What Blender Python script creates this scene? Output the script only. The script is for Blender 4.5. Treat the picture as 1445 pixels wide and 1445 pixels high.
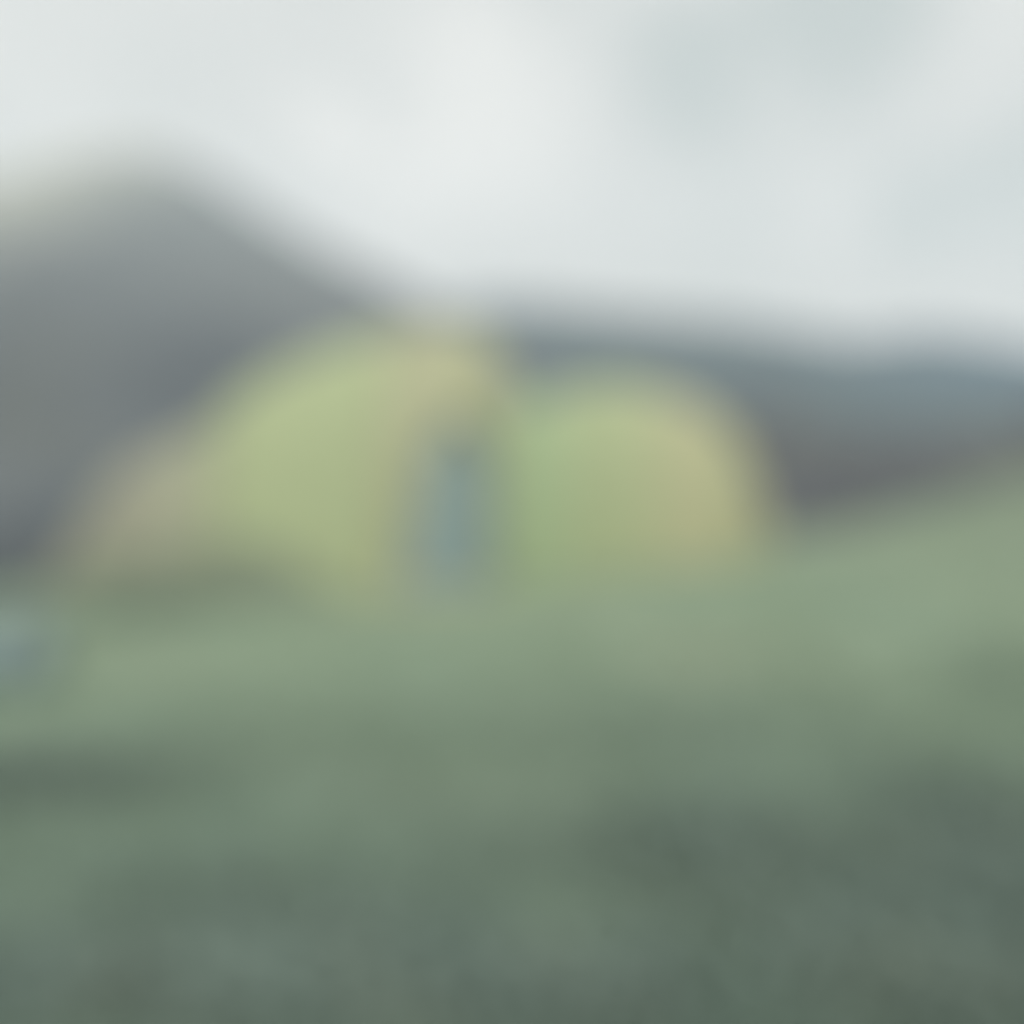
import bpy, math, random
import numpy as np
from mathutils import Vector

# ------------------------------------------------------------------ camera, sky, sun, exposure
SC = bpy.context.scene
COL = SC.collection
for o in list(bpy.data.objects):
    bpy.data.objects.remove(o)

CAMZ = 1.6
TILT = math.radians(6.5)          # the camera looks a little down
PX = 1445.0                       # the photograph's size in pixels
F = PX * 35.0 / 36.0              # focal length in those pixels (35 mm on a 36 mm square)

cam_d = bpy.data.cameras.new('camera')
cam = bpy.data.objects.new('camera', cam_d)
COL.objects.link(cam)
cam.location = (0, 0, CAMZ)
cam.rotation_euler = (math.radians(90) - TILT, 0, 0)
cam_d.sensor_width = 36
cam_d.lens = 35
cam_d.clip_start = 0.05
cam_d.clip_end = 30000
# the photograph is thrown fully out of focus: a fast lens focused at hand's reach
cam_d.dof.use_dof = True
cam_d.dof.focus_distance = 0.30
cam_d.dof.aperture_fstop = 1.32
SC.camera = cam

SC.view_settings.view_transform = 'Standard'
SC.view_settings.look = 'None'
SC.view_settings.exposure = 0.18
SC.view_settings.gamma = 1.0
SC.view_settings.use_curve_mapping = False
SC.cycles.use_denoising = True
SC.cycles.max_bounces = 6
SC.cycles.volume_bounces = 1

SUN_EL, SUN_AZ = math.radians(42), math.radians(166)     # azimuth clockwise from +Y: behind the camera, a little right
sun_dir = Vector((math.sin(SUN_AZ) * math.cos(SUN_EL), math.cos(SUN_AZ) * math.cos(SUN_EL), math.sin(SUN_EL)))
sun_d = bpy.data.lights.new('sun', 'SUN')
sun_d.energy = 3.0
sun_d.angle = math.radians(4)
sun_d.color = (1.0, 0.96, 0.88)
sun = bpy.data.objects.new('sun', sun_d)
COL.objects.link(sun)
sun.rotation_euler = sun_dir.to_track_quat('Z', 'Y').to_euler()
sun.location = (0, 0, 900)


def pix_dir(px, py):
    """direction in which the photograph shows a pixel"""
    u, v = (px - PX / 2) / F, (PX / 2 - py) / F
    return Vector((u, math.cos(TILT) + v * math.sin(TILT), -math.sin(TILT) + v * math.cos(TILT))).normalized()


def at(px, py, Y):
    """point in that direction at the distance Y ahead (numbers or arrays)"""
    u, v = (px - PX / 2) / F, (PX / 2 - py) / F
    dy, dz = math.cos(TILT) + v * math.sin(TILT), -math.sin(TILT) + v * math.cos(TILT)
    k = Y / dy
    return u * k, k * dy, CAMZ + k * dz


def shown_at(x, y, z):
    """pixel at which a point is seen"""
    f = y * math.cos(TILT) - (z - CAMZ) * math.sin(TILT)
    v = y * math.sin(TILT) + (z - CAMZ) * math.cos(TILT)
    return PX / 2 + F * x / f, PX / 2 - F * v / f


W = bpy.data.worlds.new('World')
SC.world = W
W.use_nodes = True
nt = W.node_tree
nt.nodes.clear()


def nd(tree, kind, **kw):
    n = tree.nodes.new(kind)
    for k, v in kw.items():
        setattr(n, k, v)
    return n


out = nd(nt, 'ShaderNodeOutputWorld')
skyn = nd(nt, 'ShaderNodeTexSky', sky_type='NISHITA', sun_disc=False)
skyn.sun_elevation = SUN_EL
skyn.sun_rotation = SUN_AZ
skyn.air_density = 1.2
skyn.dust_density = 2.5
bg_sky = nd(nt, 'ShaderNodeBackground')
bg_sky.inputs['Strength'].default_value = 0.08
nt.links.new(skyn.outputs[0], bg_sky.inputs['Color'])
tc = nd(nt, 'ShaderNodeTexCoord')
# a sheet of cloud: soft billows over the whole sky
mapn = nd(nt, 'ShaderNodeMapping')
mapn.inputs['Location'].default_value = (0.35, 1.7, 2.4)
mapn.inputs['Scale'].default_value = (1.0, 1.0, 1.5)
nt.links.new(tc.outputs['Generated'], mapn.inputs['Vector'])
nz = nd(nt, 'ShaderNodeTexNoise')
nz.inputs['Scale'].default_value = 6.5
nz.inputs['Detail'].default_value = 5
nz.inputs['Roughness'].default_value = 0.55
nt.links.new(mapn.outputs[0], nz.inputs['Vector'])
acc = nd(nt, 'ShaderNodeMath', operation='MULTIPLY')
nt.links.new(nz.outputs['Fac'], acc.inputs[0])
acc.inputs[1].default_value = 0.72
last = acc
# single clouds of the bank over the hills: (pixel it shows at, angular size in pixels, lighter or darker)
CLOUDS = [((965, 95), 95, -0.42), ((1195, 10), 130, -0.52), ((1285, 305), 70, -0.50), ((1430, 270), 75, -0.34),
          ((690, 125), 110, 0.40), ((590, 270), 110, 0.32), ((460, 190), 60, 0.34), ((1405, 70), 90, 0.16),
          ((20, 60), 120, 0.10), ((300, 130), 120, -0.10), ((1000, 300), 130, -0.10), ((760, 250), 80, 0.14)]
for (cx, cy), r, a in CLOUDS:
    d = pix_dir(cx, cy)
    dist = nd(nt, 'ShaderNodeVectorMath', operation='DISTANCE')
    dist.inputs[1].default_value = d
    nt.links.new(tc.outputs['Generated'], dist.inputs[0])
    mr = nd(nt, 'ShaderNodeMapRange', interpolation_type='SMOOTHERSTEP')
    mr.inputs['From Min'].default_value = 0.0
    mr.inputs['From Max'].default_value = 1.6 * r / F
    mr.inputs['To Min'].default_value = a
    mr.inputs['To Max'].default_value = 0.0
    nt.links.new(dist.outputs['Value'], mr.inputs['Value'])
    ad = nd(nt, 'ShaderNodeMath', operation='ADD')
    nt.links.new(last.outputs[0], ad.inputs[0])
    nt.links.new(mr.outputs[0], ad.inputs[1])
    last = ad
rampw = nd(nt, 'ShaderNodeValToRGB')
e = rampw.color_ramp.elements
e[0].position = 0.0
e[0].color = (0.51, 0.57, 0.55, 1)
e[1].position = 0.75
e[1].color = (0.90, 0.895, 0.855, 1)
m = rampw.color_ramp.elements.new(0.35)
m.color = (0.70, 0.72, 0.695, 1)
nt.links.new(last.outputs[0], rampw.inputs[0])
bg_cl = nd(nt, 'ShaderNodeBackground')
bg_cl.inputs['Strength'].default_value = 1.0
nt.links.new(rampw.outputs[0], bg_cl.inputs['Color'])
mixw = nd(nt, 'ShaderNodeMixShader')
mixw.inputs[0].default_value = 0.92
nt.links.new(bg_sky.outputs[0], mixw.inputs[1])
nt.links.new(bg_cl.outputs[0], mixw.inputs[2])
nt.links.new(mixw.outputs[0], out.inputs['Surface'])

# ------------------------------------------------------------------ helpers
RNG = np.random.default_rng(7)
random.seed(7)
_perm = np.random.default_rng(3).random((256, 256))


def vnoise(x, y):
    xi, yi = np.floor(x).astype(int), np.floor(y).astype(int)
    fx, fy = x - xi, y - yi
    fx, fy = fx * fx * (3 - 2 * fx), fy * fy * (3 - 2 * fy)
    g = lambda a, b: _perm[a % 256, b % 256]
    return ((g(xi, yi) * (1 - fx) + g(xi + 1, yi) * fx) * (1 - fy)
            + (g(xi, yi + 1) * (1 - fx) + g(xi + 1, yi + 1) * fx) * fy) * 2 - 1


def fbm(x, y, octs=5, gain=0.5):
    s, a = 0.0, 1.0
    for k in range(octs):
        s = s + a * vnoise(x * 2 ** k + 17.3 * k, y * 2 ** k + 9.1 * k)
        a *= gain
    return s


def sstep(a, b, x):
    t = np.clip((x - a) / (b - a), 0, 1)
    return t * t * (3 - 2 * t)


def smooth_interp(pts, n=4001, win=0.02):
    xs, ys = np.array(pts, float).T
    X = np.linspace(xs[0], xs[-1], n)
    Y = np.interp(X, xs, ys)
    k = max(3, int(n * win) | 1)
    h = np.hanning(k + 2)[1:-1]
    h /= h.sum()
    P = np.pad(Y, k // 2, mode='edge')
    Y2 = np.convolve(P, h, mode='valid')
    return lambda q: np.interp(q, X, Y2)


def mesh_obj(name, verts, faces, mat, parent=None, smooth=True):
    me = bpy.data.meshes.new(name)
    me.from_pydata(verts if isinstance(verts, list) else verts.tolist(), [], faces if isinstance(faces, list) else faces.tolist())
    me.update()
    if smooth:
        me.polygons.foreach_set('use_smooth', [True] * len(me.polygons))
    me.materials.append(mat)
    ob = bpy.data.objects.new(name, me)
    COL.objects.link(ob)
    if parent:
        ob.parent = parent
    return ob


def grid_faces(nu, nv):
    i = np.arange(nu - 1)[:, None] * nv + np.arange(nv - 1)[None, :]
    i = i.ravel()
    return np.stack([i, i + nv, i + nv + 1, i + 1], 1)


def tag(ob, label=None, cat=None, group=None, kind=None):
    for k, v in (('label', label), ('category', cat), ('group', group), ('kind', kind)):
        if v:
            ob[k] = v
    return ob


def veg_mat(name, cols, scale, detail=6, stops=None, second=None, bump=0.0, bump_scale=1.0, rough=0.95, stretch=(1, 1, 1), trans=0.0):
    """cols: list of base colours spread along a noise; second: (colour, noise scale, lo, hi) patches of another plant."""
    mt = bpy.data.materials.new(name)
    mt.use_nodes = True
    t = mt.node_tree
    b = t.nodes['Principled BSDF']
    b.inputs['Roughness'].default_value = rough
    b.inputs['Specular IOR Level'].default_value = 0.15
    geo = nd(t, 'ShaderNodeNewGeometry')
    mp = nd(t, 'ShaderNodeMapping')
    mp.inputs['Scale'].default_value = stretch
    t.links.new(geo.outputs['Position'], mp.inputs['Vector'])
    n = nd(t, 'ShaderNodeTexNoise')
    n.inputs['Scale'].default_value = scale
    n.inputs['Detail'].default_value = detail
    n.inputs['Roughness'].default_value = 0.6
    t.links.new(mp.outputs[0], n.inputs['Vector'])
    r = nd(t, 'ShaderNodeValToRGB')
    st = stops or np.linspace(0.3, 0.7, len(cols))
    el = r.color_ramp.elements
    el[0].position, el[0].color = st[0], (*cols[0], 1)
    el[1].position, el[1].color = st[-1], (*cols[-1], 1)
    for s, c in list(zip(st, cols))[1:-1]:
        q = el.new(s)
        q.color = (*c, 1)
    t.links.new(n.outputs['Fac'], r.inputs[0])
    colour = r.outputs[0]
    for sec in (second or []):
        c2, sc2, lo, hi = sec
        n2 = nd(t, 'ShaderNodeTexNoise')
        n2.inputs['Scale'].default_value = sc2
        n2.inputs['Detail'].default_value = 4
        t.links.new(mp.outputs[0], n2.inputs['Vector'])
        mr = nd(t, 'ShaderNodeMapRange')
        mr.inputs['From Min'].default_value = lo
        mr.inputs['From Max'].default_value = hi
        t.links.new(n2.outputs['Fac'], mr.inputs['Value'])
        mx = nd(t, 'ShaderNodeMix', data_type='RGBA')
        t.links.new(mr.outputs[0], mx.inputs[0])
        t.links.new(colour, mx.inputs[6])
        mx.inputs[7].default_value = (*c2, 1)
        colour = mx.outputs[2]
    t.links.new(colour, b.inputs['Base Color'])
    if bump:
        nb = nd(t, 'ShaderNodeTexNoise')
        nb.inputs['Scale'].default_value = bump_scale
        nb.inputs['Detail'].default_value = 8
        t.links.new(geo.outputs['Position'], nb.inputs['Vector'])
        bp = nd(t, 'ShaderNodeBump')
        bp.inputs['Strength'].default_value = 0.6
        bp.inputs['Distance'].default_value = bump
        t.links.new(nb.outputs['Fac'], bp.inputs['Height'])
        t.links.new(bp.outputs[0], b.inputs['Normal'])
    return mt, t, b, colour, geo


def altitude_mix(t, b, colour, geo, other, z0, z1, nscale, wander, axis='Z'):
    """another ground cover that takes over between two heights (or along another axis), with a ragged edge"""
    sp = nd(t, 'ShaderNodeSeparateXYZ')
    t.links.new(geo.outputs['Position'], sp.inputs[0])
    n = nd(t, 'ShaderNodeTexNoise')
    n.inputs['Scale'].default_value = nscale
    n.inputs['Detail'].default_value = 6
    t.links.new(geo.outputs['Position'], n.inputs['Vector'])
    ma = nd(t, 'ShaderNodeMath', operation='MULTIPLY_ADD')
    t.links.new(n.outputs['Fac'], ma.inputs[0])
    ma.inputs[1].default_value = wander
    t.links.new(sp.outputs[axis], ma.inputs[2])
    mr = nd(t, 'ShaderNodeMapRange')
    mr.inputs['From Min'].default_value = z0 + wander * 0.5
    mr.inputs['From Max'].default_value = z1 + wander * 0.5
    t.links.new(ma.outputs[0], mr.inputs['Value'])
    mx = nd(t, 'ShaderNodeMix', data_type='RGBA')
    t.links.new(mr.outputs[0], mx.inputs[0])
    t.links.new(colour, mx.inputs[6])
    if isinstance(other, tuple):
        mx.inputs[7].default_value = (*other, 1)
    else:
        t.links.new(other, mx.inputs[7])
    t.links.new(mx.outputs[2], b.inputs['Base Color'])
    return mx.outputs[2]


# ------------------------------------------------------------------ ground
brow = smooth_interp([(-400, 8.5), (-8, 9.0), (-4.5, 9.8), (0, 12.0), (4, 13.2), (10, 21.0), (20, 34), (400, 60)], n=16001, win=0.004)


def gz(x, y):
    """a camping meadow that breaks off at a brow behind the tent and falls to a deep valley"""
    x, y = np.asarray(x, float), np.asarray(y, float)
    z = 0.06 * fbm(x / 4.5 + 3.1, y / 4.5 + 8.7, 3) + 0.02 * fbm(x / 0.7, y / 0.7, 3)
    s_ = y - brow(x)
    drop = 0.36 * (np.sqrt(s_ * s_ + 2.2) + s_) / 2
    z = z - 62 * np.tanh(drop / 62)
    z = z + 0.03 * np.clip(np.hypot(x, y) - 25, 0, 300) * fbm(x / 60, y / 60, 4) * 0.5
    return z + 0.05 * np.clip(-y - 4, 0, 300)


def ground_at(px, py, ymax=60):
    """where the ray through a pixel of the photograph meets the ground"""
    for Y in np.geomspace(1.2, ymax, 3000):
        x, y, z = at(px, py, Y)
        if z <= float(gz(x, y)):
            return float(x), float(y), float(gz(x, y))
    return None


u = np.linspace(-1, 1, 420)
xs = 1500 * np.sinh(u * 7.5) / np.sinh(7.5)
v = np.linspace(-0.66, 1, 520)
ys = 3600 * np.sinh(v * 8.0) / np.sinh(8.0)
Xg, Yg = np.meshgrid(xs, ys, indexing='ij')
V = np.stack([Xg, Yg, gz(Xg, Yg)], -1).reshape(-1, 3)


def meadow_mat(name, near, far, bump):
    """rank dark grass in front, shorter paler trodden grass round the tent, with a ragged change between"""
    mt, t, b, colour, geo = veg_mat(name, far, 0.9, stretch=(0.6, 1.0, 1), bump=bump, bump_scale=9.0,
                                    second=[(tuple(q * w for q, w in zip(far[-1], (1.14, 1.02, 1.02))), 0.45, 0.52, 0.70)])
    n = nd(t, 'ShaderNodeTexNoise')
    n.inputs['Scale'].default_value = 1.6
    n.inputs['Detail'].default_value = 6
    t.links.new(geo.outputs['Position'], n.inputs['Vector'])
    rp = nd(t, 'ShaderNodeValToRGB')
    rp.color_ramp.elements[0].position, rp.color_ramp.elements[0].color = 0.32, (*near[0], 1)
    rp.color_ramp.elements[1].position, rp.color_ramp.elements[1].color = 0.68, (*near[1], 1)
    t.links.new(n.outputs['Fac'], rp.inputs[0])
    both = altitude_mix(t, b, rp.outputs[0], geo, altitude_mix(t, b, colour, geo, tuple(q * w for q, w in zip(far[0], (1.06, 0.98, 0.97))), 3.5, 8.0, 0.5, 2.0, 'X'), 2.2, 6.6, 0.6, 1.6, 'Y')
    altitude_mix(t, b, both, geo, (0.06, 0.072, 0.078), -2.5, -7.0, 0.3, 2.0)      # heath below the brow
    return mt


mt_ground = meadow_mat('meadow_ground', [(0.13, 0.175, 0.15), (0.175, 0.235, 0.19)], [(0.20, 0.265, 0.20), (0.235, 0.30, 0.22), (0.255, 0.315, 0.235)], 0.02)
tag(mesh_obj('ground', V, grid_faces(420, 520), mt_ground), 'green camping meadow in front of the mountains', kind='structure')

# ------------------------------------------------------------------ hills and mountains
def hill(name, sil, depth, front, back, base_front, mat, label, nu=160, nv=90, rough=0.05, nscale=60.0, gully=None, fpow=1.0, skirt=6.0):
    """A ridge through the points where the photograph shows its skyline, at its own distance,
    with a front slope running down to the ground and a back slope behind."""
    s = smooth_interp(sil, n=3001, win=0.025)
    dp = smooth_interp(depth, n=3001, win=0.12)
    pxs = np.linspace(sil[0][0], sil[-1][0], nu)
    Yr = dp(pxs)
    Xr, _, Zr = at(pxs, s(pxs), Yr)
    w = np.concatenate([-np.linspace(1, 0, nv * 2 // 3), np.linspace(0, 1, nv - nv * 2 // 3 + 1)[1:]])
    P = np.zeros((nu, nv, 3))
    for j, wj in enumerate(w):
        yy = Yr + (front * wj if wj < 0 else back * wj)
        xx = Xr.copy()
        floor = gz(xx, yy) - skirt if base_front is None else np.full(nu, base_front)
        k = 1 - abs(wj) ** (1.0 / fpow if wj < 0 else 1.0)
        k = k * k * (3 - 2 * k) * 0.55 + k * 0.45
        zz = floor + (Zr - floor) * k
        n = fbm(xx / nscale + 5.3, yy / nscale + 1.7, 5)
        hgt = np.clip(Zr - floor, 0, None)
        zz = zz + n * rough * hgt * (1 - np.exp(-abs(wj) * 6)) * np.clip(k * 3, 0, 1)
        zz = zz + 0.25 * rough * hgt * fbm(xx / nscale * 4, yy / nscale * 4, 3) * np.clip(k * 3, 0, 1) * (0.25 + 0.75 * (1 - np.exp(-abs(wj) * 6)))
        P[:, j, 0], P[:, j, 1], P[:, j, 2] = xx, yy, zz
    if gully:
        gully(P)
    ob = mesh_obj(name, P.reshape(-1, 3), grid_faces(nu, nv), mat)
    tag(ob, label, kind='structure')
    return ob, P


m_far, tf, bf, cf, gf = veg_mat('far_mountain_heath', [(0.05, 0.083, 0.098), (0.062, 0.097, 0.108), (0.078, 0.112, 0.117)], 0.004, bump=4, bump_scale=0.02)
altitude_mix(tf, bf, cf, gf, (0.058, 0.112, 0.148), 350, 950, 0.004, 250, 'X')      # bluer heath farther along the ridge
m_left, tl, bl, cl, gl = veg_mat('mountain_heath', [(0.056, 0.069, 0.082), (0.082, 0.098, 0.108), (0.12, 0.135, 0.138)], 0.006,
                                 second=[((0.10, 0.112, 0.10), 0.004, 0.56, 0.72)], bump=3, bump_scale=0.03)
# the heath thins to bare grey rock and pale moss towards the summit
rgb = nd(tl, 'ShaderNodeRGB')
rgb.outputs[0].default_value = (0.19, 0.217, 0.225, 1)
top = altitude_mix(tl, bl, rgb.outputs[0], gl, (0.42, 0.44, 0.395), -400, -540, 0.006, 120, 'X')
altitude_mix(tl, bl, cl, gl, top, 20, 270, 0.01, 90)
m_wood = veg_mat('woodland_floor', [(0.08, 0.09, 0.085), (0.10, 0.11, 0.10), (0.12, 0.13, 0.115)], 0.02, bump=1.5, bump_scale=0.1)[0]
hill('mountain', [(-900, 470), (-500, 330), (-250, 300), (-60, 285), (20, 264), (80, 228), (145, 209), (215, 210), (285, 240), (340, 280), (400, 320), (470, 357),
                  (540, 392), (620, 438), (720, 500), (820, 560), (950, 640), (1150, 760)],
     [(-900, 1500), (100, 1350), (1150, 1500)], 1000, 1100, -75, m_left, 'dark grey mountain with a rounded summit behind the tent',
     nu=220, nv=120, rough=0.10, nscale=330)
hill('mountain', [(250, 640), (450, 520), (600, 445), (680, 428), (760, 427), (850, 436), (950, 446), (1050, 455), (1130, 474), (1190, 484), (1250, 474),
                  (1310, 474), (1370, 490), (1445, 522), (1560, 580), (1800, 560), (2300, 600)],
     [(250, 2500), (2300, 2300)], 1500, 1100, -75, m_far, 'low blue-grey mountain ridge farther off beyond the valley',
     nu=240, nv=110, rough=0.10, nscale=520)
wood, PW = hill('hillside', [(500, 760), (700, 700), (860, 640), (960, 600), (1060, 590), (1140, 590), (1230, 605), (1330, 600), (1445, 590), (1600, 565), (2000, 560), (2400, 640)],
                [(500, 640), (1100, 560), (2400, 520)], 330, 300, -72, m_wood, 'dark wooded hillside across the valley beside the tent',
                nu=180, nv=110, rough=0.07, nscale=120)


# ------------------------------------------------------------------ woods: one dark mass of conifers
def conifers(name, P, n, mat, label, hmin, hmax, keep, seed):
    rng = np.random.default_rng(seed)
    nu, nv = P.shape[0], P.shape[1] * 2 // 3
    sec = 6
    VV, FF, off, made = [], [], 0, 0
    ang = np.linspace(0, 2 * math.pi, sec, endpoint=False)
    while made < n:
        i, j = rng.integers(nu - 1), rng.integers(nv - 1)
        a, b2 = rng.random(), rng.random()
        p = (P[i, j] * (1 - a) + P[i + 1, j] * a) * (1 - b2) + (P[i, j + 1] * (1 - a) + P[i + 1, j + 1] * a) * b2
        if not keep(p, rng):
            continue
        made += 1
        h = rng.uniform(hmin, hmax)
        r = h * rng.uniform(0.17, 0.24)
        tiers = 3
        for q in range(tiers):
            z0, z1 = h * (0.10 + 0.27 * q), h * (0.52 + 0.24 * q)
            rr = r * (1 - 0.27 * q)
            rad = rr * (0.7 + 0.6 * rng.random(sec))
            ringv = np.stack([p[0] + rad * np.cos(ang), p[1] + rad * np.sin(ang), p[2] + z0 + 0.06 * h * (rng.random(sec) - 0.5)], 1)
            VV.append(np.vstack([ringv, [p[0], p[1], p[2] + min(z1, h)]]))
            idx = np.arange(sec)
            FF.append(np.stack([idx, (idx + 1) % sec, np.full(sec, sec)], 1) + off)
            off += sec + 1
    return tag(mesh_obj(name, np.concatenate(VV), np.concatenate(FF), mat, smooth=False), label, kind='stuff')


m_con = veg_mat('conifer_needles', [(0.105, 0.118, 0.135), (0.14, 0.153, 0.166), (0.17, 0.182, 0.188)], 0.15)[0]
conifers('conifer_wood', PW, 7000, m_con, 'dark conifer wood covering the hillside below the blue ridge', 7, 15,
         lambda p, r: vnoise(np.array(p[0] / 60.), np.array(p[1] / 60.)) > -0.35, 5)

# ------------------------------------------------------------------ the tent
def fabric(name, col, weave=True, through=0.25):
    mt = bpy.data.materials.new(name)
    mt.use_nodes = True
    t = mt.node_tree
    b = t.nodes['Principled BSDF']
    b.inputs['Roughness'].default_value = 0.6
    b.inputs['Specular IOR Level'].default_value = 0.25
    geo = nd(t, 'ShaderNodeNewGeometry')
    n = nd(t, 'ShaderNodeTexNoise')
    n.inputs['Scale'].default_value = 2.2
    n.inputs['Detail'].default_value = 5
    t.links.new(geo.outputs['Position'], n.inputs['Vector'])
    mx = nd(t, 'ShaderNodeMix', data_type='RGBA')
    mx.inputs[6].default_value = (*[c * 0.9 for c in col], 1)
    mx.inputs[7].default_value = (*[c * 1.1 for c in col], 1)
    t.links.new(n.outputs['Fac'], mx.inputs[0])
    t.links.new(mx.outputs[2], b.inputs['Base Color'])
    n2 = nd(t, 'ShaderNodeTexNoise')
    n2.inputs['Scale'].default_value = 5.0
    n2.inputs['Detail'].default_value = 3
    n2.inputs['Distortion'].default_value = 0.8
    t.links.new(geo.outputs['Position'], n2.inputs['Vector'])
    bp = nd(t, 'ShaderNodeBump')
    bp.inputs['Distance'].default_value = 0.03
    bp.inputs['Strength'].default_value = 0.5
    t.links.new(n2.outputs['Fac'], bp.inputs['Height'])
    t.links.new(bp.outputs[0], b.inputs['Normal'])
    tr = nd(t, 'ShaderNodeBsdfTranslucent')
    t.links.new(mx.outputs[2], tr.inputs['Color'])
    ms = nd(t, 'ShaderNodeMixShader')
    ms.inputs[0].default_value = through
    t.links.new(b.outputs[0], ms.inputs[1])
    t.links.new(tr.outputs[0], ms.inputs[2])
    t.links.new(ms.outputs[0], t.nodes['Material Output'].inputs['Surface'])
    return mt


def plain(name, col, rough=0.5, metal=0.0):
    mt = bpy.data.materials.new(name)
    mt.use_nodes = True
    t = mt.node_tree
    b = t.nodes['Principled BSDF']
    b.inputs['Roughness'].default_value = rough
    b.inputs['Metallic'].default_value = metal
    n = nd(t, 'ShaderNodeTexNoise')
    n.inputs['Scale'].default_value = 14.0
    mx = nd(t, 'ShaderNodeMix', data_type='RGBA')
    mx.inputs[6].default_value = (*[c * 0.85 for c in col], 1)
    mx.inputs[7].default_value = (*[c * 1.12 for c in col], 1)
    t.links.new(n.outputs['Fac'], mx.inputs[0])
    t.links.new(mx.outputs[2], b.inputs['Base Color'])
    return mt


ridge = smooth_interp([(70, 812), (100, 775), (140, 705), (185, 655), (240, 628), (300, 600), (345, 556), (400, 520), (480, 488), (560, 468), (630, 458), (680, 468),
                       (705, 500), (722, 545), (740, 572), (765, 562), (800, 549), (860, 539), (920, 548), (980, 570), (1022, 602), (1052, 655), (1072, 715), (1085, 768)],
                      n=3001, win=0.018)
axis_y = smooth_interp([(60, 9.2), (600, 9.35), (720, 9.75), (820, 10.55), (1100, 11.35)], n=601, win=0.1)
half_d = smooth_interp([(70, 0.10), (120, 0.35), (220, 0.75), (350, 1.0), (520, 1.15), (705, 1.15), (740, 0.98), (790, 1.05), (900, 1.1), (1020, 0.95), (1060, 0.6), (1080, 0.22)],
                       n=2001, win=0.02)
TX, TY, _tz = at(620.0, 800.0, 9.3)
TZ = float(gz(TX, TY))
tent = bpy.data.objects.new('camping_tent', None)
COL.objects.link(tent)
tent.location = (TX, TY, TZ)
tag(tent, 'yellow-green tunnel tent with a dark doorway and a low dull tan end', 'tent')


def fly_point(px, tt, inset=0.0):
    """px: station along the tent (arrays allowed), tt: 0 at the front hem, pi at the rear hem"""
    Y = axis_y(px)
    X, _, Zr = at(px, ridge(px), Y)
    foot = np.minimum(gz(X, Y), gz(X, Y - 1)) - 0.02
    h = np.clip(Zr - foot, 0.04, None) - inset
    d = np.clip(half_d(px) - inset, 0.03, None)
    c, s_ = np.cos(tt), np.sin(tt)
    # fabric sucked in a little between the hoops and wrinkled towards the hem
    yy = Y - d * np.sign(c) * np.abs(c) ** 0.72
    zz = foot + h * np.clip(s_, 0, 1) ** 0.82
    wr = 0.012 * fbm(X * 3.0 + 4, zz * 1.3 + 2, 3) * (1 - 0.8 * np.clip(s_, 0, 1))
    return X, yy + wr, zz


def local(P):
    return P - np.array([TX, TY, TZ])


def in_door(X, Yv, Z, grow=0.0):
    px, py = shown_at(X, Yv, Z)
    k = np.clip((py - 584) / 246, 0, 1)
    left, right = 618 - 56 * k ** 0.9 - grow, 690 + 14 * k ** 0.8 + grow
    arch = 584 + 40 * np.clip(np.abs(px - 649) / 34, 0, 1) ** 2 - grow
    return (px > left) & (px < right) & (py > arch) & (py < 828 + grow)


def fly_panel(name, p0, p1, mat, nu, nv=64, door=False, label=None, t0=0.0, t1=math.pi):
    pu = np.linspace(p0, p1, nu)
    PU, TV = np.meshgrid(pu, np.linspace(0, 1, nv), indexing='ij')
    lo = t0(PU) if callable(t0) else t0
    hi = t1(PU) if callable(t1) else t1
    TV = lo + (hi - lo) * TV
    X, Yv, Z = fly_point(PU, TV)
    P = np.stack([X, Yv, Z], -1).reshape(-1, 3)
    fc = grid_faces(nu, nv)
    if door:
        cen = P[fc].mean(1)
        cut = in_door(cen[:, 0], cen[:, 1], cen[:, 2]) & (TV.reshape(-1)[fc].mean(1) < math.pi / 2)
        fc = fc[~cut]
    ob = mesh_obj(name, local(P), fc, mat, tent)
    if label:
        ob['label'] = label
    return ob


HOOPS = [345, 556, 712, 800, 1022]
fab_tan = fabric('tan_nylon', (0.36, 0.36, 0.28))
fab_a = fabric('lime_nylon', (0.43, 0.49, 0.295))
fab_warm = fabric('straw_nylon', (0.43, 0.44, 0.29))
fab_b = fabric('green_nylon', (0.385, 0.485, 0.295))
fab_end = fabric('yellow_nylon', (0.455, 0.46, 0.29))
fab_c = fabric('pale_lime_nylon', (0.40, 0.455, 0.275))
fab_mid = fabric('olive_straw_nylon', (0.40, 0.42, 0.30))
fab_hem_shade = fabric('hem_shade_olive', (0.275, 0.32, 0.24))  # darker olive: shade on the low, steep fabric put into its colour


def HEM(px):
    return 0.25 * (1 - sstep(330, 552, px)) + 0.01       # the painted shade narrows towards the doorway


fly_panel('end_panel', 74, 270, fab_tan, 50, t0=HEM, label='dull tan low end of the tent sloping to the ground')
fly_panel('fly_panel', 270, 345, fab_mid, 24, t0=HEM)
fly_panel('fly_panel', 345, 556, fab_a, 50, t0=HEM)
fly_panel('hem_shade_band', 74, 556, fab_hem_shade, 100, nv=10, t1=HEM, label='lower fabric of the low end, its shade put in as darker olive')
fly_panel('canopy_panel', 556, 712, fab_warm, 130, nv=260, door=True, label='straw-coloured panel round the dark doorway')
fly_panel('fly_panel', 712, 800, fab_b, 24)
fly_panel('fly_panel', 800, 905, fab_c, 30)
fly_panel('fly_panel', 905, 1022, fab_end, 30, label='warmer yellow panel at the steep end of the tent')
fly_panel('end_panel', 1022, 1079, fab_end, 24)
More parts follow.
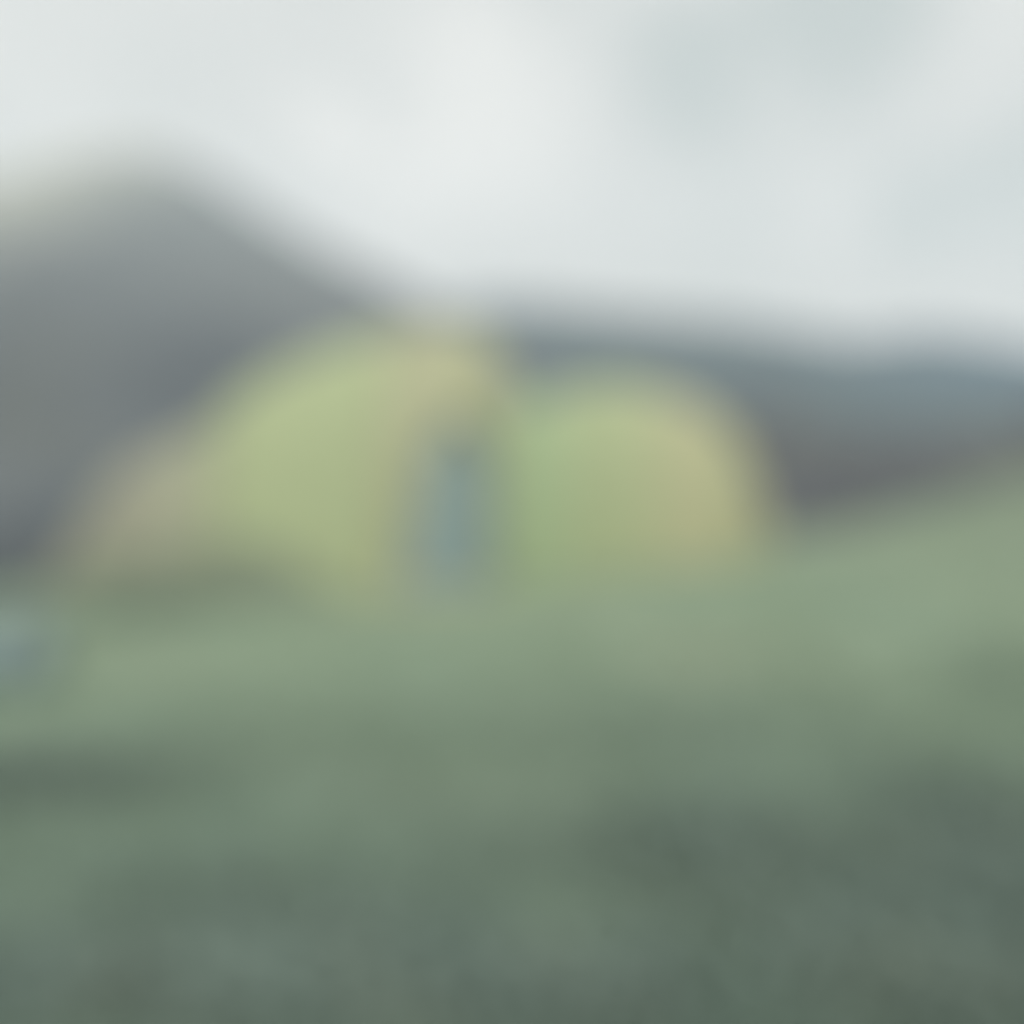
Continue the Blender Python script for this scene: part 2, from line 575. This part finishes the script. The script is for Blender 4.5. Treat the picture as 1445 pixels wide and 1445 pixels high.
# the inner tent behind the doorway, set back a hand's breadth and more
pu, tv = np.linspace(500, 740, 80), np.linspace(0.0, math.pi / 2, 60)
PU, TV = np.meshgrid(pu, tv, indexing='ij')
X, Yv, Z = fly_point(PU, TV, inset=0.16)
P = np.stack([X, Yv, Z], -1).reshape(-1, 3)
inner = mesh_obj('inner_door', local(P), grid_faces(80, 60), fabric('blue_grey_mesh', (0.225, 0.30, 0.298), through=0.1), tent)
inner['label'] = 'blue-grey inner tent seen through the doorway'


def tube(path, rad, sides=6):
    path = np.array(path, float)
    n = len(path)
    tang = np.gradient(path, axis=0)
    tang /= np.linalg.norm(tang, axis=1)[:, None] + 1e-9
    VV = []
    for p_, t_ in zip(path, tang):
        a_ = np.cross(t_, [0.31, 0.2, 0.93])
        a_ /= np.linalg.norm(a_) + 1e-9
        b_ = np.cross(t_, a_)
        for c in range(sides):
            q = 2 * math.pi * c / sides
            VV.append(p_ + rad * (math.cos(q) * a_ + math.sin(q) * b_))
    FF = [[i * sides + c, i * sides + (c + 1) % sides, (i + 1) * sides + (c + 1) % sides, (i + 1) * sides + c] for i in range(n - 1) for c in range(sides)]
    FF += [list(range(sides))[::-1], [(n - 1) * sides + c for c in range(sides)]]
    return np.array(VV), FF


m_pole = fabric('pole_sleeve', (0.28, 0.32, 0.19), through=0.0)
m_cord = plain('guy_cord', (0.35, 0.33, 0.22))
m_peg = plain('peg_metal', (0.45, 0.46, 0.47), 0.35, 0.9)
for hp in HOOPS:
    tt = np.linspace(0.0, math.pi, 60)
    X, Yv, Z = fly_point(np.full(60, float(hp)), tt, inset=-0.012)
    VV, FF = tube(np.stack([X, Yv, Z], 1), 0.016, 8)
    mesh_obj('pole_sleeve', local(VV), FF, m_pole, tent)
# rolled door flap tied beside the doorway
zz = np.linspace(0, 1, 26)
fx, fy, fz = [], [], []
for q in zz:
    px_, py_ = 603 - 42 * q, 632 + 170 * q
    tt = np.linspace(0.02, 1.5, 240)
    X, Yv, Z = fly_point(np.full(240, px_), tt, inset=-0.03)
    sx, sy = shown_at(X, Yv, Z)
    k = int(np.argmin(np.abs(sy - py_)))
    fx.append(X[k]); fy.append(Yv[k]); fz.append(Z[k])
VV, FF = tube(np.stack([fx, fy, fz], 1), 0.038, 8)
flap = mesh_obj('door_flap', local(VV), FF, fab_warm, tent)
# guy lines and pegs
for hp, side in ((345, 1), (556, 1), (1022, 1), (345, -1), (1022, -1)):
    tt = 0.95 if side > 0 else math.pi - 0.95
    X, Yv, Z = fly_point(np.array([float(hp)]), np.array([tt]))
    A = np.array([X[0], Yv[0], Z[0]])
    gx, gy = A[0] + 0.25 * (1 if hp > 700 else -1), A[1] - side * 1.15
    B = np.array([gx, gy, float(gz(gx, gy)) + 0.03])
    path = [A + (B - A) * q + np.array([0, 0, -0.02 * math.sin(math.pi * q)]) for q in np.linspace(0, 1, 10)]
    VV, FF = tube(path, 0.003, 5)
    mesh_obj('guy_line', local(VV), FF, m_cord, tent)
    d_ = (A - B) / np.linalg.norm(A - B)
    pk = [B + np.array([0, 0, 0.035]) + np.array([d_[0], d_[1], 0]) * -0.02, B + np.array([0, 0, 0.03]), B + np.array([d_[0], d_[1], 0]) * 0.05 + np.array([0, 0, -0.12])]
    VV, FF = tube(pk, 0.005, 6)
    mesh_obj('peg', local(VV), FF, m_peg, tent)

# ------------------------------------------------------------------ bag lying on the grass at the tent's low end
bx, by, bz = ground_at(-8, 968)
bag = bpy.data.objects.new('duffel_bag', None)
COL.objects.link(bag)
bag.location = (bx, by, bz)
bag.rotation_euler = (0, 0, math.radians(8))
tag(bag, 'pale blue-grey bag lying on the grass by the low end of the tent', 'bag')
nL, nR = 28, 24
VV = []
for i in range(nL):
    q = i / (nL - 1) * 2 - 1
    rr = 0.20 * (1 - abs(q) ** 7) ** 0.5 + 0.002
    for j in range(nR):
        a_ = 2 * math.pi * j / nR
        w_ = 1 + 0.04 * math.sin(3 * a_ + 5 * q) + 0.03 * math.sin(9 * q + a_)
        VV.append((q * 0.36, rr * w_ * math.cos(a_) * 1.05, 0.165 + max(-0.165, rr * w_ * math.sin(a_) * 0.95)))
FF = [[i * nR + j, i * nR + (j + 1) % nR, (i + 1) * nR + (j + 1) % nR, (i + 1) * nR + j] for i in range(nL - 1) for j in range(nR)]
FF += [list(range(nR))[::-1], [(nL - 1) * nR + j for j in range(nR)]]
mesh_obj('body', VV, FF, fabric('bag_cloth', (0.175, 0.235, 0.235), through=0.0), bag)
m_strap = plain('bag_webbing', (0.10, 0.13, 0.15), 0.8)
for q in (-0.16, 0.16):
    path = [(q, 0.222 * math.cos(a_) * 1.03, 0.165 + max(-0.15, 0.208 * math.sin(a_))) for a_ in np.linspace(-0.5, math.pi + 0.5, 30)]
    VV, FF = tube(path, 0.012, 6)
    mesh_obj('strap', VV, FF, m_strap, bag)
path = [(0.16 * math.cos(a_), -0.02, 0.36 + 0.07 * math.sin(a_)) for a_ in np.linspace(0, math.pi, 16)]
VV, FF = tube(path, 0.011, 6)
mesh_obj('handle', VV, FF, m_strap, bag)


# ------------------------------------------------------------------ grass and low leafy plants
def clear_of_tent(x, y, z):
    px = PX / 2 + F * x / np.maximum(y, 0.1)
    px = np.clip(shown_at(x, y, z)[0], 60, 1080)
    d = np.abs(y - axis_y(px)) / np.maximum(half_d(px), 0.05)
    qx = shown_at(x, y, z)[0]
    return (d > 1.0) | (qx < 70) | (qx > 1082)


def grass(name, n, y0, y1, h_near, h_far, mat, seed, label):
    rng = np.random.default_rng(seed)
    y = y0 * (y1 / y0) ** rng.random(n)
    x = (rng.random(n) * 2 - 1) * (y * 0.62 + 1.2)
    z = gz(x, y)
    ok = clear_of_tent(x, y, z)
    x, y, z = x[ok], y[ok], z[ok]
    n = len(x)
    clump = vnoise(x * 2.3, y * 2.3)
    tall = h_near + (h_far - h_near) * sstep(2.0, 7.0, y + 0.8 * vnoise(x * 0.9, y * 0.9))
    h = tall * rng.uniform(0.55, 1.25, n) * (1 + 0.45 * clump)
    a = rng.uniform(0, 6.28, n)
    wd = 0.0028 + 0.0006 * y
    lean = rng.uniform(0.1, 0.75, n) * h
    la = rng.uniform(0, 6.28, n)
    c, s = np.cos(a) * wd, np.sin(a) * wd
    lx, ly = np.cos(la) * lean, np.sin(la) * lean
    B = np.stack([x, y, z - 0.02], 1)
    V = np.stack([B + np.stack([-c, -s, 0 * c], 1), B + np.stack([c, s, 0 * c], 1),
                  B + np.stack([0.7 * c + lx * 0.3, 0.7 * s + ly * 0.3, h * 0.6], 1),
                  B + np.stack([-0.7 * c + lx * 0.3, -0.7 * s + ly * 0.3, h * 0.6], 1),
                  B + np.stack([lx, ly, h], 1)], 1).reshape(-1, 3)
    i = np.arange(n) * 5
    faces = np.stack([i, i + 1, i + 2, i + 3], 1).tolist() + np.stack([i + 3, i + 2, i + 4], 1).tolist()
    return tag(mesh_obj(name, V, faces, mat, smooth=False), label, kind='stuff')


m_grass = meadow_mat('meadow_grass', [(0.19, 0.262, 0.225), (0.24, 0.325, 0.262)], [(0.235, 0.31, 0.232), (0.265, 0.337, 0.245), (0.29, 0.353, 0.26)], 0)
grass('grass', 190000, 1.0, 26.0, 0.13, 0.055, m_grass, 21, 'green meadow grass, long in front and short round the tent')

# broad patches of low dark-leaved plants: (pixel of the middle, half-width and half-depth in pixels, leaves)
PATCHES = [(40, 1115, 230, 30, 1200), (1020, 1215, 200, 60, 850), (1470, 1250, 190, 150, 2300), (1420, 1330, 160, 80, 900), (1330, 1385, 220, 80, 3900), (1440, 965, 110, 40, 200),
           (520, 1415, 300, 60, 5600), (380, 1285, 280, 45, 260), (170, 868, 150, 20, 1000), (330, 838, 110, 10, 500), (150, 1430, 260, 50, 2200), (930, 1045, 200, 30, 250)]
rng = np.random.default_rng(77)
LV = []
for (cx, cy, rx, ry, cnt) in PATCHES:
    c0, c1 = ground_at(cx, cy + ry), ground_at(cx, cy - ry)
    mid = ground_at(cx, cy)
    wid = abs(ground_at(cx + rx, cy)[0] - mid[0])
    dep = max(0.1, (c1[1] - c0[1]) / 2)
    g = rng.normal(0, 0.62, (cnt, 2))
    x, y = mid[0] + g[:, 0] * wid, mid[1] + g[:, 1] * dep
    z = gz(x, y) + 0.13 * rng.random(cnt) * (1 - 0.4 * sstep(4, 8, y))
    L = rng.uniform(0.018, 0.042, cnt)
    for i in range(cnt):
        a_, tip = rng.uniform(0, 6.28), rng.uniform(-0.5, 0.9)
        d1 = np.array([math.cos(a_) * math.cos(tip), math.sin(a_) * math.cos(tip), math.sin(tip)])
        d2 = np.array([-math.sin(a_), math.cos(a_), rng.uniform(-0.4, 0.4)])
        c = np.array([x[i], y[i], z[i] + 0.02])
        LV += [c - d1 * L[i], c + d2 * L[i] * 0.45, c + d1 * L[i], c - d2 * L[i] * 0.45]
LV = np.array(LV)
m_leaf = veg_mat('dark_leaves', [(0.116, 0.16, 0.138), (0.142, 0.19, 0.164), (0.16, 0.20, 0.162)], 3.0)[0]
tag(mesh_obj('ground_cover', LV, np.arange(len(LV)).reshape(-1, 4), m_leaf, smooth=False), 'low dark leafy plants spread in patches through the grass', kind='stuff')

# ------------------------------------------------------------------ haze
hb = 5000.0
hv = [(sx * hb, sy * hb + 800, z_) for z_ in (-120.0, 1100.0) for sx, sy in ((-1, -1), (1, -1), (1, 1), (-1, 1))]
hf = [(0, 3, 2, 1), (4, 5, 6, 7), (0, 1, 5, 4), (1, 2, 6, 5), (2, 3, 7, 6), (3, 0, 4, 7)]
hm = bpy.data.materials.new('haze_air')
hm.use_nodes = True
hm.node_tree.nodes.clear()
ho = nd(hm.node_tree, 'ShaderNodeOutputMaterial')
pv = nd(hm.node_tree, 'ShaderNodeVolumePrincipled')
pv.inputs['Color'].default_value = (0.90, 0.95, 1.0, 1)
pv.inputs['Density'].default_value = 0.00016
pv.inputs['Anisotropy'].default_value = 0.0
hm.node_tree.links.new(pv.outputs[0], ho.inputs['Volume'])
tag(mesh_obj('haze', hv, hf, hm, smooth=False), 'thin pale haze in the air over the valley', kind='stuff')
